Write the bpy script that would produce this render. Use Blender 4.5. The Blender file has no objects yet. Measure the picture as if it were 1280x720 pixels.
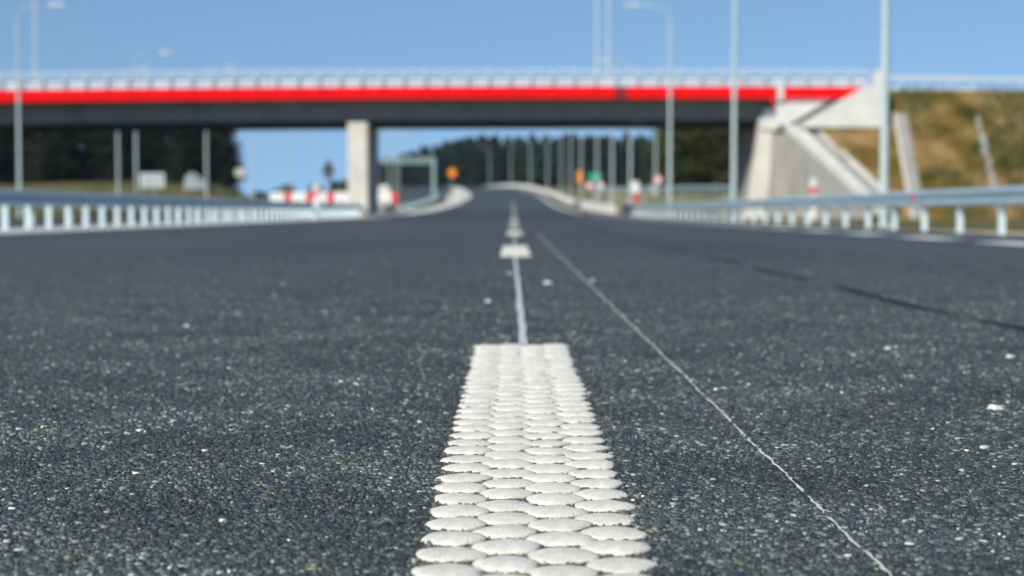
import bpy, bmesh, math, random
import numpy as np
from mathutils import Vector, Matrix

scn = bpy.context.scene
C = scn.collection
R = math.radians
random.seed(7)
rng = np.random.default_rng(7)

# ------------------------------------------------------------------ camera, sky, sun, exposure
cam_d = bpy.data.cameras.new('camera')
cam = bpy.data.objects.new('camera', cam_d); C.objects.link(cam)
cam.location = (0, 0, 0.353)
cam.rotation_euler = (R(90 - 2.585), 0, 0.0009)
cam_d.sensor_width = 36.0
cam_d.lens = 59.8
cam_d.clip_start = 0.05
cam_d.clip_end = 20000
cam_d.dof.use_dof = True
cam_d.dof.focus_distance = 2.25
cam_d.dof.aperture_fstop = 4.8
scn.camera = cam

SUN_AZ, SUN_EL = R(34), R(35)            # sun behind the camera, to the left
sun_dir = Vector((-math.sin(SUN_AZ) * math.cos(SUN_EL), -math.cos(SUN_AZ) * math.cos(SUN_EL), math.sin(SUN_EL)))
w = bpy.data.worlds.new('World'); scn.world = w; w.use_nodes = True
nt = w.node_tree; nt.nodes.clear()
sky = nt.nodes.new('ShaderNodeTexSky'); sky.sky_type = 'NISHITA'; sky.sun_disc = False
sky.sun_elevation = SUN_EL; sky.sun_rotation = math.pi + SUN_AZ
sky.air_density = 1.0; sky.dust_density = 0.0; sky.ozone_density = 1.0; sky.altitude = 0
# the sky seen a little above the true horizon everywhere: deep even blue down to the skyline, no pale horizon band
tcw = nt.nodes.new('ShaderNodeTexCoord')
lift = nt.nodes.new('ShaderNodeVectorMath'); lift.operation = 'ADD'; lift.inputs[1].default_value = (0, 0, 0.22)
nrmw = nt.nodes.new('ShaderNodeVectorMath'); nrmw.operation = 'NORMALIZE'
nt.links.new(tcw.outputs['Generated'], lift.inputs[0]); nt.links.new(lift.outputs[0], nrmw.inputs[0]); nt.links.new(nrmw.outputs[0], sky.inputs['Vector'])
bg = nt.nodes.new('ShaderNodeBackground'); bg.inputs['Strength'].default_value = 0.138
wo = nt.nodes.new('ShaderNodeOutputWorld')
tint = nt.nodes.new('ShaderNodeVectorMath'); tint.operation = 'MULTIPLY'; tint.inputs[1].default_value = (0.86, 0.985, 1.03)
nt.links.new(sky.outputs[0], tint.inputs[0]); nt.links.new(tint.outputs[0], bg.inputs[0]); nt.links.new(bg.outputs[0], wo.inputs[0])

sl = bpy.data.lights.new('sun', 'SUN'); sl.energy = 4.8; sl.angle = R(0.53); sl.color = (1.0, 0.95, 0.83)
so = bpy.data.objects.new('sun', sl); C.objects.link(so)
so.rotation_euler = (-sun_dir).to_track_quat('-Z', 'Y').to_euler()
so.location = sun_dir * 60

scn.view_settings.view_transform = 'Standard'
scn.view_settings.look = 'None'
scn.view_settings.exposure = 0.0
scn.view_settings.gamma = 1.0
scn.view_settings.use_curve_mapping = False

# ------------------------------------------------------------------ materials
MATS = {}
def mat(name, col, rough=0.7, metal=0.0, spec=0.5, noise=None, bump=None, speckle=None):
    """noise = (scale, amount[, second colour]); bump = (scale, strength, distance)"""
    m = bpy.data.materials.new(name); m.use_nodes = True
    n = m.node_tree; b = n.nodes['Principled BSDF']
    b.inputs['Roughness'].default_value = rough; b.inputs['Metallic'].default_value = metal
    b.inputs['Specular IOR Level'].default_value = spec
    b.inputs['Base Color'].default_value = (*col, 1)
    tc = n.nodes.new('ShaderNodeTexCoord')
    if noise:
        t = n.nodes.new('ShaderNodeTexNoise'); t.inputs['Scale'].default_value = noise[0]; t.inputs['Detail'].default_value = 6
        t.inputs['Roughness'].default_value = 0.62
        n.links.new(tc.outputs['Object'], t.inputs['Vector'])
        r = n.nodes.new('ShaderNodeValToRGB')
        r.color_ramp.elements[0].position = 0.32; r.color_ramp.elements[1].position = 0.68
        a = noise[1]
        c2 = noise[2] if len(noise) > 2 else tuple(c * (1 - a) for c in col)
        r.color_ramp.elements[0].color = (*c2, 1)
        r.color_ramp.elements[1].color = (*[min(1, c * (1 + a * 0.5)) for c in col], 1)
        n.links.new(t.outputs['Fac'], r.inputs['Fac']); n.links.new(r.outputs[0], b.inputs['Base Color'])
    if bump:
        t2 = n.nodes.new('ShaderNodeTexNoise'); t2.inputs['Scale'].default_value = bump[0]; t2.inputs['Detail'].default_value = 5
        n.links.new(tc.outputs['Object'], t2.inputs['Vector'])
        bp = n.nodes.new('ShaderNodeBump'); bp.inputs['Strength'].default_value = bump[1]; bp.inputs['Distance'].default_value = bump[2]
        n.links.new(t2.outputs['Fac'], bp.inputs['Height']); n.links.new(bp.outputs[0], b.inputs['Normal'])
    MATS[name] = m
    return m

def asphalt_mat():
    m = bpy.data.materials.new('asphalt'); m.use_nodes = True
    n = m.node_tree; L = n.links; b = n.nodes['Principled BSDF']
    tc = n.nodes.new('ShaderNodeTexCoord')
    # chips of stone in the binder
    v = n.nodes.new('ShaderNodeTexVoronoi'); v.inputs['Scale'].default_value = 150
    L.new(tc.outputs['Object'], v.inputs['Vector'])
    sep = n.nodes.new('ShaderNodeSeparateColor'); L.new(v.outputs['Color'], sep.inputs[0])
    r = n.nodes.new('ShaderNodeValToRGB'); e = r.color_ramp.elements
    e[0].position = 0.0; e[0].color = (0.020, 0.024, 0.026, 1)
    e[1].position = 1.0; e[1].color = (0.30, 0.31, 0.30, 1)
    for p, c in ((0.45, (0.040, 0.048, 0.049)), (0.75, (0.058, 0.069, 0.070)), (0.90, (0.095, 0.11, 0.115)), (0.97, (0.16, 0.155, 0.13))):
        q = e.new(p); q.color = (*c, 1)
    L.new(sep.outputs[0], r.inputs['Fac'])
    # broad uneven tone of the laid mat, stretched along the lane
    mp = n.nodes.new('ShaderNodeMapping'); mp.inputs['Scale'].default_value = (0.55, 0.09, 1)
    L.new(tc.outputs['Object'], mp.inputs['Vector'])
    t = n.nodes.new('ShaderNodeTexNoise'); t.inputs['Scale'].default_value = 1.0; t.inputs['Detail'].default_value = 5
    L.new(mp.outputs[0], t.inputs['Vector'])
    mr = n.nodes.new('ShaderNodeMapRange'); mr.inputs['From Min'].default_value = 0.3; mr.inputs['From Max'].default_value = 0.7
    mr.inputs['To Min'].default_value = 0.80; mr.inputs['To Max'].default_value = 1.24
    L.new(t.outputs['Fac'], mr.inputs['Value'])
    t3 = n.nodes.new('ShaderNodeTexNoise'); t3.inputs['Scale'].default_value = 7; t3.inputs['Detail'].default_value = 4
    L.new(tc.outputs['Object'], t3.inputs['Vector'])
    mr3 = n.nodes.new('ShaderNodeMapRange'); mr3.inputs['From Min'].default_value = 0.3; mr3.inputs['From Max'].default_value = 0.7
    mr3.inputs['To Min'].default_value = 0.85; mr3.inputs['To Max'].default_value = 1.15
    L.new(t3.outputs['Fac'], mr3.inputs['Value'])
    mm = n.nodes.new('ShaderNodeMath'); mm.operation = 'MULTIPLY'; L.new(mr.outputs[0], mm.inputs[0]); L.new(mr3.outputs[0], mm.inputs[1])
    mx = n.nodes.new('ShaderNodeVectorMath'); mx.operation = 'SCALE'
    L.new(r.outputs[0], mx.inputs[0]); L.new(mm.outputs[0], mx.inputs['Scale'])
    L.new(mx.outputs[0], b.inputs['Base Color'])
    bp = n.nodes.new('ShaderNodeBump'); bp.inputs['Strength'].default_value = 0.7; bp.inputs['Distance'].default_value = 0.0022
    bp.invert = True
    L.new(v.outputs['Distance'], bp.inputs['Height']); L.new(bp.outputs[0], b.inputs['Normal'])
    b.inputs['Roughness'].default_value = 0.62; b.inputs['Specular IOR Level'].default_value = 0.42
    MATS['asphalt'] = m
    return m
asphalt_mat()

def attr_mat(name, rough, spec):
    m = bpy.data.materials.new(name); m.use_nodes = True
    n = m.node_tree; b = n.nodes['Principled BSDF']
    a = n.nodes.new('ShaderNodeAttribute'); a.attribute_name = 'tint'
    n.links.new(a.outputs['Color'], b.inputs['Base Color'])
    b.inputs['Roughness'].default_value = rough; b.inputs['Specular IOR Level'].default_value = spec
    MATS[name] = m
attr_mat('aggregate_stone', 0.55, 0.38)

mat('paint_white', (0.80, 0.765, 0.67), 0.7, spec=0.3, noise=(70, 0.16), bump=(420, 1.0, 0.0026))
mat('paint_bright', (0.85, 0.85, 0.82), 0.6, noise=(4, 0.12))
mat('paint_worn', (0.62, 0.63, 0.62), 0.6, noise=(25, 0.35), bump=(300, 0.3, 0.001))
mat('paint_faint', (0.55, 0.57, 0.57), 0.7, noise=(70, 0.45))
mat('paint_cream', (0.55, 0.54, 0.49), 0.7, noise=(3, 0.3))
mat('tar', (0.016, 0.018, 0.019), 0.8, spec=0.2, noise=(20, 0.3))
mat('sand', (0.50, 0.41, 0.28), 0.9, noise=(1.3, 0.45), bump=(12, 0.6, 0.05))
mat('gravel', (0.32, 0.30, 0.26), 0.9, noise=(6, 0.4), bump=(30, 0.6, 0.03))
mat('soil', (0.12, 0.085, 0.055), 0.95, noise=(1.5, 0.5), bump=(8, 0.6, 0.05))
mat('galvanised', (0.39, 0.52, 0.59), 0.5, 0.15, noise=(3, 0.18))
mat('galvanised_post', (0.62, 0.75, 0.79), 0.6, 0.0, noise=(5, 0.15))
mat('lamp_steel', (0.47, 0.57, 0.57), 0.6, 0.0, noise=(2, 0.12))
mat('concrete_light', (0.64, 0.61, 0.53), 0.85, noise=(0.9, 0.16), bump=(15, 0.2, 0.01))
mat('concrete_white', (0.66, 0.65, 0.61), 0.8, noise=(1.1, 0.13), bump=(15, 0.2, 0.01))
mat('concrete_grey', (0.36, 0.35, 0.325), 0.85, noise=(0.7, 0.18), bump=(12, 0.3, 0.01))
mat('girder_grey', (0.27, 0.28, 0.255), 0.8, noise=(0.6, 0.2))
mat('red_paint', (0.80, 0.003, 0.006), 0.8, spec=0.12, noise=(0.8, 0.10))
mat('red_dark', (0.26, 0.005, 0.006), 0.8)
mat('rail_white', (0.60, 0.68, 0.71), 0.6, 0.0)
mat('barrier_zinc', (0.56, 0.66, 0.71), 0.6, 0.0, noise=(1.5, 0.2))
mat('gantry_paint', (0.30, 0.41, 0.39), 0.6)
mat('sign_white', (0.80, 0.81, 0.80), 0.45)
mat('sign_red', (0.70, 0.03, 0.03), 0.45)
mat('sign_orange', (0.90, 0.27, 0.005), 0.6, spec=0.2)
mat('sign_green', (0.03, 0.36, 0.24), 0.45)
mat('sign_back', (0.035, 0.04, 0.045), 0.6)
mat('sign_ink', (0.15, 0.18, 0.20), 0.6)
mat('board_grey', (0.50, 0.55, 0.57), 0.5)
mat('plastic_white', (0.80, 0.79, 0.77), 0.5, noise=(2, 0.08))
mat('plastic_red', (0.68, 0.035, 0.035), 0.5, noise=(2, 0.1))
mat('rubber_black', (0.018, 0.019, 0.02), 0.7)
mat('tarp', (0.26, 0.31, 0.33), 0.7, noise=(2, 0.25))
mat('cabin_white', (0.66, 0.65, 0.60), 0.6, noise=(1.5, 0.15))
mat('cabin_roof', (0.55, 0.54, 0.50), 0.6)
mat('near_black', (0.05, 0.05, 0.05), 0.8)  # near-black of the girder flanges and the strip on the end wall
mat('timber', (0.20, 0.17, 0.13), 0.85, noise=(3, 0.3))
mat('bark', (0.11, 0.075, 0.05), 0.9, noise=(4, 0.4))
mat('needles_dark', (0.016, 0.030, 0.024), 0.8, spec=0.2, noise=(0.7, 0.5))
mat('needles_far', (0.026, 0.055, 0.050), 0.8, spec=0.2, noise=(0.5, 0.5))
mat('leaves_olive', (0.075, 0.085, 0.024), 0.8, spec=0.2, noise=(0.6, 0.5))
mat('leaves_bush', (0.04, 0.075, 0.035), 0.8, spec=0.2, noise=(0.6, 0.5))
mat('weed', (0.15, 0.14, 0.055), 0.9, spec=0.2, noise=(0.4, 0.6, (0.05, 0.065, 0.02)))

def grass_mat(name, a, b_, c, s=0.28, st=0.5):
    m = bpy.data.materials.new(name); m.use_nodes = True
    n = m.node_tree; L = n.links; b = n.nodes['Principled BSDF']
    tc = n.nodes.new('ShaderNodeTexCoord')
    t = n.nodes.new('ShaderNodeTexNoise'); t.inputs['Scale'].default_value = s; t.inputs['Detail'].default_value = 8; t.inputs['Roughness'].default_value = 0.65
    L.new(tc.outputs['Object'], t.inputs['Vector'])
    r = n.nodes.new('ShaderNodeValToRGB'); e = r.color_ramp.elements
    e[0].position = 0.36; e[0].color = (*a, 1); e[1].position = 0.76; e[1].color = (*c, 1)
    q = e.new(st); q.color = (*b_, 1)
    L.new(t.outputs['Fac'], r.inputs['Fac']); L.new(r.outputs[0], b.inputs['Base Color'])
    t2 = n.nodes.new('ShaderNodeTexNoise'); t2.inputs['Scale'].default_value = 5; t2.inputs['Detail'].default_value = 6
    L.new(tc.outputs['Object'], t2.inputs['Vector'])
    bp = n.nodes.new('ShaderNodeBump'); bp.inputs['Strength'].default_value = 0.8; bp.inputs['Distance'].default_value = 0.12
    L.new(t2.outputs['Fac'], bp.inputs['Height']); L.new(bp.outputs[0], b.inputs['Normal'])
    b.inputs['Roughness'].default_value = 0.95; b.inputs['Specular IOR Level'].default_value = 0.15
    MATS[name] = m
grass_mat('grass_bank', (0.036, 0.042, 0.007), (0.165, 0.106, 0.028), (0.44, 0.285, 0.145), 0.27, 0.50)
grass_mat('grass_ramp', (0.06, 0.09, 0.03), (0.17, 0.17, 0.09), (0.42, 0.38, 0.28), 0.3, 0.5)
grass_mat('grass_ground', (0.06, 0.075, 0.022), (0.13, 0.115, 0.045), (0.24, 0.19, 0.10), 0.15, 0.5)

# ------------------------------------------------------------------ mesh helpers
def new_obj(name, me, parent=None, m=None):
    o = bpy.data.objects.new(name, me); C.objects.link(o)
    if m is not None and me is not None and not me.materials:
        me.materials.append(MATS[m])
    if parent is not None:
        o.parent = parent
    return o

def tag(o, label=None, cat=None, group=None, kind=None):
    if label: o['label'] = label
    if cat: o['category'] = cat
    if group: o['group'] = group
    if kind: o['kind'] = kind
    return o

def empty(name, loc=(0, 0, 0), rz=0.0):
    o = bpy.data.objects.new(name, None); C.objects.link(o)
    o.empty_display_size = 0.1
    o.location = loc; o.rotation_euler = (0, 0, rz)
    return o

class MB:
    """collects pieces of geometry and links them as one mesh object"""
    def __init__(self):
        self.v = []; self.f = []
    def add(self, vs, fs):
        k = len(self.v); self.v += [tuple(p) for p in vs]; self.f += [tuple(i + k for i in f) for f in fs]
        return self
    def box(self, x0, x1, y0, y1, z0, z1):
        return self.hexa([(x0, y0, z0), (x1, y0, z0), (x1, y1, z0), (x0, y1, z0), (x0, y0, z1), (x1, y0, z1), (x1, y1, z1), (x0, y1, z1)])
    def hexa(self, p):
        return self.add(p, [(0, 3, 2, 1), (4, 5, 6, 7), (0, 1, 5, 4), (1, 2, 6, 5), (2, 3, 7, 6), (3, 0, 4, 7)])
    def cyl(self, a, b, r0, r1=None, n=10, cap=True):
        r1 = r0 if r1 is None else r1
        a = Vector(a); b = Vector(b); d = (b - a).normalized()
        u = d.orthogonal().normalized(); v = d.cross(u)
        vs = []
        for (c, r) in ((a, r0), (b, r1)):
            for i in range(n):
                t = 2 * math.pi * i / n
                vs.append(c + u * (r * math.cos(t)) + v * (r * math.sin(t)))
        fs = [(i, (i + 1) % n, n + (i + 1) % n, n + i) for i in range(n)]
        if cap:
            fs += [tuple(range(n - 1, -1, -1)), tuple(range(n, 2 * n))]
        return self.add(vs, fs)
    def tube(self, pts, rads, n=8):
        pts = [Vector(p) for p in pts]; vs = []; fs = []
        u = None
        for i, p in enumerate(pts):
            d = (pts[min(i + 1, len(pts) - 1)] - pts[max(i - 1, 0)]).normalized()
            u = d.orthogonal().normalized() if u is None else (u - d * u.dot(d)).normalized()
            v = d.cross(u)
            for k in range(n):
                t = 2 * math.pi * k / n
                vs.append(p + u * (rads[i] * math.cos(t)) + v * (rads[i] * math.sin(t)))
        for i in range(len(pts) - 1):
            for k in range(n):
                fs.append((i * n + k, i * n + (k + 1) % n, (i + 1) * n + (k + 1) % n, (i + 1) * n + k))
        fs += [tuple(range(n - 1, -1, -1)), tuple(range((len(pts) - 1) * n, len(pts) * n))]
        return self.add(vs, fs)
    def prism_xz(self, poly, y0, y1):
        """polygon of (x, z) given a depth along y"""
        n = len(poly)
        vs = [(x, y0, z) for x, z in poly] + [(x, y1, z) for x, z in poly]
        fs = [tuple(range(n)), tuple(range(2 * n - 1, n - 1, -1))] + [(i, n + i, n + (i + 1) % n, (i + 1) % n) for i in range(n)]
        return self.add(vs, fs)
    def sweep(self, prof, path, side):
        """closed profile of (offset, z) swept along path of (x, y, z); offset grows towards side (+1 right, -1 left)"""
        n = len(prof); vs = []; fs = []
        for i, (x, y, z) in enumerate(path):
            a = path[max(i - 1, 0)]; b = path[min(i + 1, len(path) - 1)]
            t = Vector((b[0] - a[0], b[1] - a[1])).normalized()
            nx, ny = t.y * side, -t.x * side
            for (d, h) in prof:
                vs.append((x + nx * d, y + ny * d, z + h))
        for i in range(len(path) - 1):
            for k in range(n):
                fs.append((i * n + k, i * n + (k + 1) % n, (i + 1) * n + (k + 1) % n, (i + 1) * n + k))
        fs += [tuple(range(n)), tuple(range(len(path) * n - 1, (len(path) - 1) * n - 1, -1))]
        return self.add(vs, fs)
    def mesh(self, name):
        me = bpy.data.meshes.new(name); me.from_pydata(self.v, [], self.f)
        bm = bmesh.new(); bm.from_mesh(me); bmesh.ops.recalc_face_normals(bm, faces=bm.faces); bm.to_mesh(me); bm.free()
        me.update(); return me
    def build(self, name, m, parent=None, smooth=False, bevel=0.0):
        me = self.mesh(name)
        if bevel:
            bm = bmesh.new(); bm.from_mesh(me)
            bmesh.ops.bevel(bm, geom=list(bm.edges), offset=bevel, segments=2, profile=0.6, affect='EDGES'); bm.to_mesh(me); bm.free()
        if smooth:
            me.polygons.foreach_set('use_smooth', [True] * len(me.polygons))
        return new_obj(name, me, parent, m)

def quads_mesh(name, V, F, smooth=False):
    """fast mesh from numpy arrays"""
    me = bpy.data.meshes.new(name)
    k = F.shape[1]
    me.vertices.add(len(V)); me.vertices.foreach_set('co', V.astype(np.float32).ravel())
    me.loops.add(F.size); me.loops.foreach_set('vertex_index', F.astype(np.int32).ravel())
    me.polygons.add(len(F)); me.polygons.foreach_set('loop_start', np.arange(0, F.size, k, dtype=np.int32))
    me.polygons.foreach_set('loop_total', np.full(len(F), k, dtype=np.int32))
    if smooth: me.polygons.foreach_set('use_smooth', np.ones(len(F), dtype=bool))
    me.update(calc_edges=True); me.validate(); return me

def sheet(name, xs, ys, zf, m, parent=None, smooth=True, xoff=None):
    X, Y = np.meshgrid(np.array(xs, float), np.array(ys, float))
    if xoff is not None: X = X + xoff(Y)
    Z = zf(X, Y)
    V = np.stack([X, Y, Z], -1).reshape(-1, 3)
    nx, ny = len(xs), len(ys)
    i = np.arange((ny - 1) * (nx - 1)); r = i // (nx - 1); c = i % (nx - 1)
    a = r * nx + c
    F = np.stack([a, a + 1, a + nx + 1, a + nx], -1)
    return new_obj(name, quads_mesh(name, V, F, smooth), parent, m)

# ------------------------------------------------------------------ lie of the land
def rise(Y):
    """height of the carriageway: level, then a sag curve, then a crest"""
    Y = np.asarray(Y, float)
    a = 5.5e-5
    z = a * np.clip(Y - 85, 0, 320) ** 2
    d = np.clip(Y - 405, 0, 80)
    return z + 0.0352 * d - 0.5 * (0.0352 / 80) * d ** 2
def hz(y): return float(rise(y))
def bend(Y):
    return -3.8e-4 * np.clip(np.asarray(Y, float) - 300, 0, 262) ** 2
def bx(y): return float(bend(y))
def side_factor(X, Y):
    t = np.clip((-(X - bend(Y)) - 22) / 60.0, 0, 1); t = t * t * (3 - 2 * t)
    return 1 - 0.75 * t
def ground_z(X, Y):
    z = rise(Y) * side_factor(X, Y)
    # grassy mound beyond the opposite carriageway
    mound = 3.1 * np.exp(-((Y - 172) / 14.0) ** 2) * np.clip((-X - 24.5) / 6.0, 0, 1) * np.clip((X + 120) / 20.0, 0, 1)
    out = np.clip((np.abs(X + 0.8 - bend(Y)) - 14) / 12.0, 0, 1)
    rough = 0.16 * np.sin(X * 0.31 + 1.3) * np.sin(Y * 0.23) + 0.1 * np.sin(X * 0.83 + Y * 0.41)
    return z - 0.13 + mound + out * (rough * np.clip(Y / 60, 0, 1))
def gz(x, y): return float(ground_z(np.array(float(x)), np.array(float(y))))

ROAD_Y = sorted(set([-6, 0, 1, 2, 3, 4, 5, 6, 8, 10, 14, 20, 30, 40, 55, 70, 85] + list(range(90, 560, 6))))
GX = [-5000, -1500, -600, -300, -200] + list(range(-150, -24, 4)) + list(range(-24, 26, 2)) + list(range(26, 130, 4)) + [150, 200, 300, 600, 1500, 5000]
GY = [-1500, -300, -80, -30] + ROAD_Y + [566, 590, 620, 660, 700, 760, 900, 1200, 2000, 4000, 9000]
ground = sheet('ground', GX, GY, ground_z, 'grass_ground'); tag(ground, kind='structure')

road = sheet('road', [-11.2, -9.2, -6, -3, -1, 0, 1, 3, 5, 7.3], ROAD_Y, lambda X, Y: rise(Y), 'asphalt', smooth=True, xoff=bend)
tag(road, kind='structure')
verge_r = sheet('sand_verge', [7.3, 7.9, 8.6, 9.4], ROAD_Y, lambda X, Y: rise(Y) - 0.05 + 0.03 * np.sin(X * 5 + Y), 'sand', xoff=bend)
tag(verge_r, kind='structure')
YL = [y for y in ROAD_Y if -6 <= y <= 142]
verge_l = sheet('median_strip', [-14.0, -12.5, -11.2], YL, lambda X, Y: rise(Y) - 0.06 + 0.03 * np.sin(X * 3 + Y), 'soil')
tag(verge_l, kind='structure')
YS = [y for y in ROAD_Y if 136 <= y <= 520]
slip = sheet('slip_road', [-19.5, -15, -12.9], YS, lambda X, Y: rise(Y) - 0.02, 'asphalt', xoff=bend)
tag(slip, kind='structure')
YO = [y for y in ROAD_Y if -6 <= y <= 560]
opp = sheet('opposite_carriageway', [-31.0, -26, -20, -14.0], YO, lambda X, Y: rise(Y) * side_factor(X, Y) - 0.06, 'asphalt')
tag(opp, kind='structure')

# ------------------------------------------------------------------ stones bedded in the near asphalt
def stones(name, y0, y1, pitch, rmin, rmax, parent, seed, fade=1.0):
    g = np.random.default_rng(seed)
    ny = int((y1 - y0) / pitch)
    P = []
    for j in range(ny):
        y = y0 + j * pitch
        half = 0.315 * y + 0.10
        nx = int(2 * half / pitch)
        x = -half + (np.arange(nx) + 0.5 * (j % 2)) * pitch
        P.append(np.stack([x, np.full(nx, y)], -1))
    P = np.concatenate(P); P = P + g.normal(0, pitch * 0.34, P.shape)
    # keep clear of the raised dash
    keep = g.random(len(P)) < 0.80 * (1 + (fade - 1) * np.clip((P[:, 1] - y0) / (y1 - y0), 0, 1))
    keep &= ~(np.abs(P[:, 0] - 0.362) < 0.0012)
    P = P[keep]; n = len(P)
    K = 5
    rad = rmin + (rmax - rmin) * g.random(n) ** 1.8
    ang = (np.arange(K)[None, :] + 0.75 * (g.random((n, K)) - 0.5)) * (2 * math.pi / K) + g.random((n, 1)) * 6.28
    rr = rad[:, None] * (0.7 + 0.5 * g.random((n, K)))
    st = 0.7 + 0.6 * g.random((n, 1)); ori = g.random((n, 1)) * 3.14
    lx = rr * np.cos(ang) * st; ly = rr * np.sin(ang) / st
    dx = lx * np.cos(ori) - ly * np.sin(ori); dy = lx * np.sin(ori) + ly * np.cos(ori)
    top = 0.0004 + 0.0020 * g.random(n) ** 1.3 + np.clip(rad - 0.0042, 0, 1) * 0.25
    tx = g.normal(0, 0.10, (n, 1)); ty = g.normal(0, 0.10, (n, 1))
    sc = 0.80
    zt = top[:, None] + dx * sc * tx + dy * sc * ty
    zt = np.maximum(zt, 0.0002)
    T = np.stack([P[:, :1] + dx * sc, P[:, 1:] + dy * sc, zt], -1)
    Bt = np.stack([P[:, :1] + dx, P[:, 1:] + dy, np.full_like(dx, -0.0015)], -1)
    V = np.concatenate([T, Bt], 1).reshape(-1, 3)
    base = (np.arange(n) * 2 * K)[:, None]
    # tops as triangles, sides as quads split into triangles
    tris = []
    for k in range(1, K - 1): tris.append(np.concatenate([base, base + k, base + k + 1], 1))
    for k in range(K):
        k2 = (k + 1) % K
        tris.append(np.concatenate([base + k2, base + k, base + K + k], 1))
        tris.append(np.concatenate([base + k2, base + K + k, base + K + k2], 1))
    F = np.concatenate(tris, 0)
    me = quads_mesh(name, V, F)
    # stone colours
    u = g.random(n); br = 0.50 + 0.85 * g.random(n)
    col = np.empty((n, 3)); col[:] = (0.034, 0.044, 0.049)
    col[u > 0.35] = (0.060, 0.075, 0.080)
    col[u > 0.66] = (0.090, 0.108, 0.112)
    col[u > 0.82] = (0.125, 0.125, 0.105)
    col[u > 0.89] = (0.17, 0.195, 0.20)
    col[u > 0.945] = (0.19, 0.165, 0.12)
    col[u > 0.966] = (0.28, 0.31, 0.31)
    col[u > 0.995] = (0.50, 0.51, 0.48)
    # broad uneven tone over the mat
    x_, y_ = P[:, 0], P[:, 1]
    pat = np.sin(x_ * 7.1 + 2 * np.sin(y_ * 3.3)) + np.sin(y_ * 9.7 + 2 * np.sin(x_ * 4.7)) + np.sin(x_ * 19 + y_ * 13) * .7
    col *= np.array((1.05, 1.045, 0.95)); col *= (br * 1.08 * (1 + 0.15 * pat))[:, None]
    # dirt between the dots of the dash
    inn = (np.abs(x_ - 0.019) < 0.115) & (y_ < 4.46); col[inn] = col[inn] * .35 + np.array((0.20, 0.15, 0.10)) * .65
    at = me.attributes.new('tint', 'FLOAT_COLOR', 'POINT')
    c4 = np.concatenate([np.repeat(col, 2 * K, 0), np.ones((n * 2 * K, 1))], 1).astype(np.float32)
    at.data.foreach_set('color', c4.ravel())
    o = new_obj(name, me, parent, 'aggregate_stone'); o['kind'] = 'stuff'
    return o
stones('aggregate', 1.42, 2.5, 0.0060, 0.0018, 0.0060, road, 11)
stones('aggregate', 2.5, 3.7, 0.0076, 0.0022, 0.0068, road, 12, .55)
stones('aggregate', 3.7, 7.2, 0.0115, 0.0028, 0.0070, road, 13, .12)
stones('aggregate', 5.5, 14.0, 0.032, 0.0035, 0.0085, road, 14, .08)

# a few loose pale chips lying on the surface, countable
chip_spots = [(0.86, 3.02, .016), (1.06, 3.20, .012), (0.70, 2.52, .008), (0.79, 2.36, .006), (0.61, 2.30, .005), (-0.60, 2.72, .007), (-0.455, 2.49, .006),
              (-0.10, 6.6, .020), (0.17, 8.3, .026), (0.40, 8.6, .016), (-0.02, 9.6, .018), (1.20, 4.1, .014), (0.96, 4.35, .012), (-1.0, 5.2, .012), (-0.54, 1.80, .006)]
for k, (x, y, r) in enumerate(chip_spots):
    g = random.Random(k); m = MB(); n = 7
    lo = [(x + r * (0.7 + .5 * g.random()) * math.cos(i * 6.283 / n), y + r * (0.6 + .5 * g.random()) * math.sin(i * 6.283 / n), -0.001) for i in range(n)]
    hi = [(x + (p[0] - x) * .7, y + (p[1] - y) * .7, r * (.35 + .2 * g.random())) for p in lo]
    m.add(lo + hi, [tuple(range(n, 2 * n))] + [(i, (i + 1) % n, n + (i + 1) % n, n + i) for i in range(n)])
    m.build('stone_chip', 'paint_worn', road)

# ------------------------------------------------------------------ lane marking of raised white dots
COLS = [(-0.067, 0.0), (-0.010, 0.036), (0.048, -0.004), (0.105, 0.033)]
ROW = 0.0835
def dome_mesh(seed, rings=5, n=18, rx=0.0360, ry=0.0342, h=0.0068):
    g = random.Random(seed)
    ph = [g.uniform(0, 6.28) for _ in range(4)]; am = [g.uniform(.015, .05) for _ in range(4)]
    vs = []; fs = []
    prof = [(0.95, -0.3), (1.01, 0.20), (0.93, 0.50), (0.72, 0.79), (0.38, 0.95)]
    for (pr, pz) in prof:
        for i in range(n):
            t = 2 * math.pi * i / n
            k = 1 + sum(a * math.sin((q + 2) * t + p) for q, (a, p) in enumerate(zip(am, ph))) * (0.4 + 0.6 * pr)
            jag = g.uniform(-.028, .028) * pr
            vs.append((rx * (pr * k + jag) * math.cos(t), ry * (pr * k + jag) * math.sin(t), h * (pz + g.uniform(-.03, .03))))
    vs.append((0, 0, h * 1.0))
    for r in range(len(prof) - 1):
        for i in range(n):
            fs.append((r * n + i, r * n + (i + 1) % n, (r + 1) * n + (i + 1) % n, (r + 1) * n + i))
    l = (len(prof) - 1) * n
    for i in range(n): fs.append((l + i, l + (i + 1) % n, len(vs) - 1))
    return vs, fs
dome_mes = []
for s in range(8):
    vs, fs = dome_mesh(s); m = MB().add(vs, fs); me = m.mesh('dome'); me.polygons.foreach_set('use_smooth', [True] * len(me.polygons))
    me.materials.append(MATS['paint_white']); dome_mes.append(me)

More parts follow.
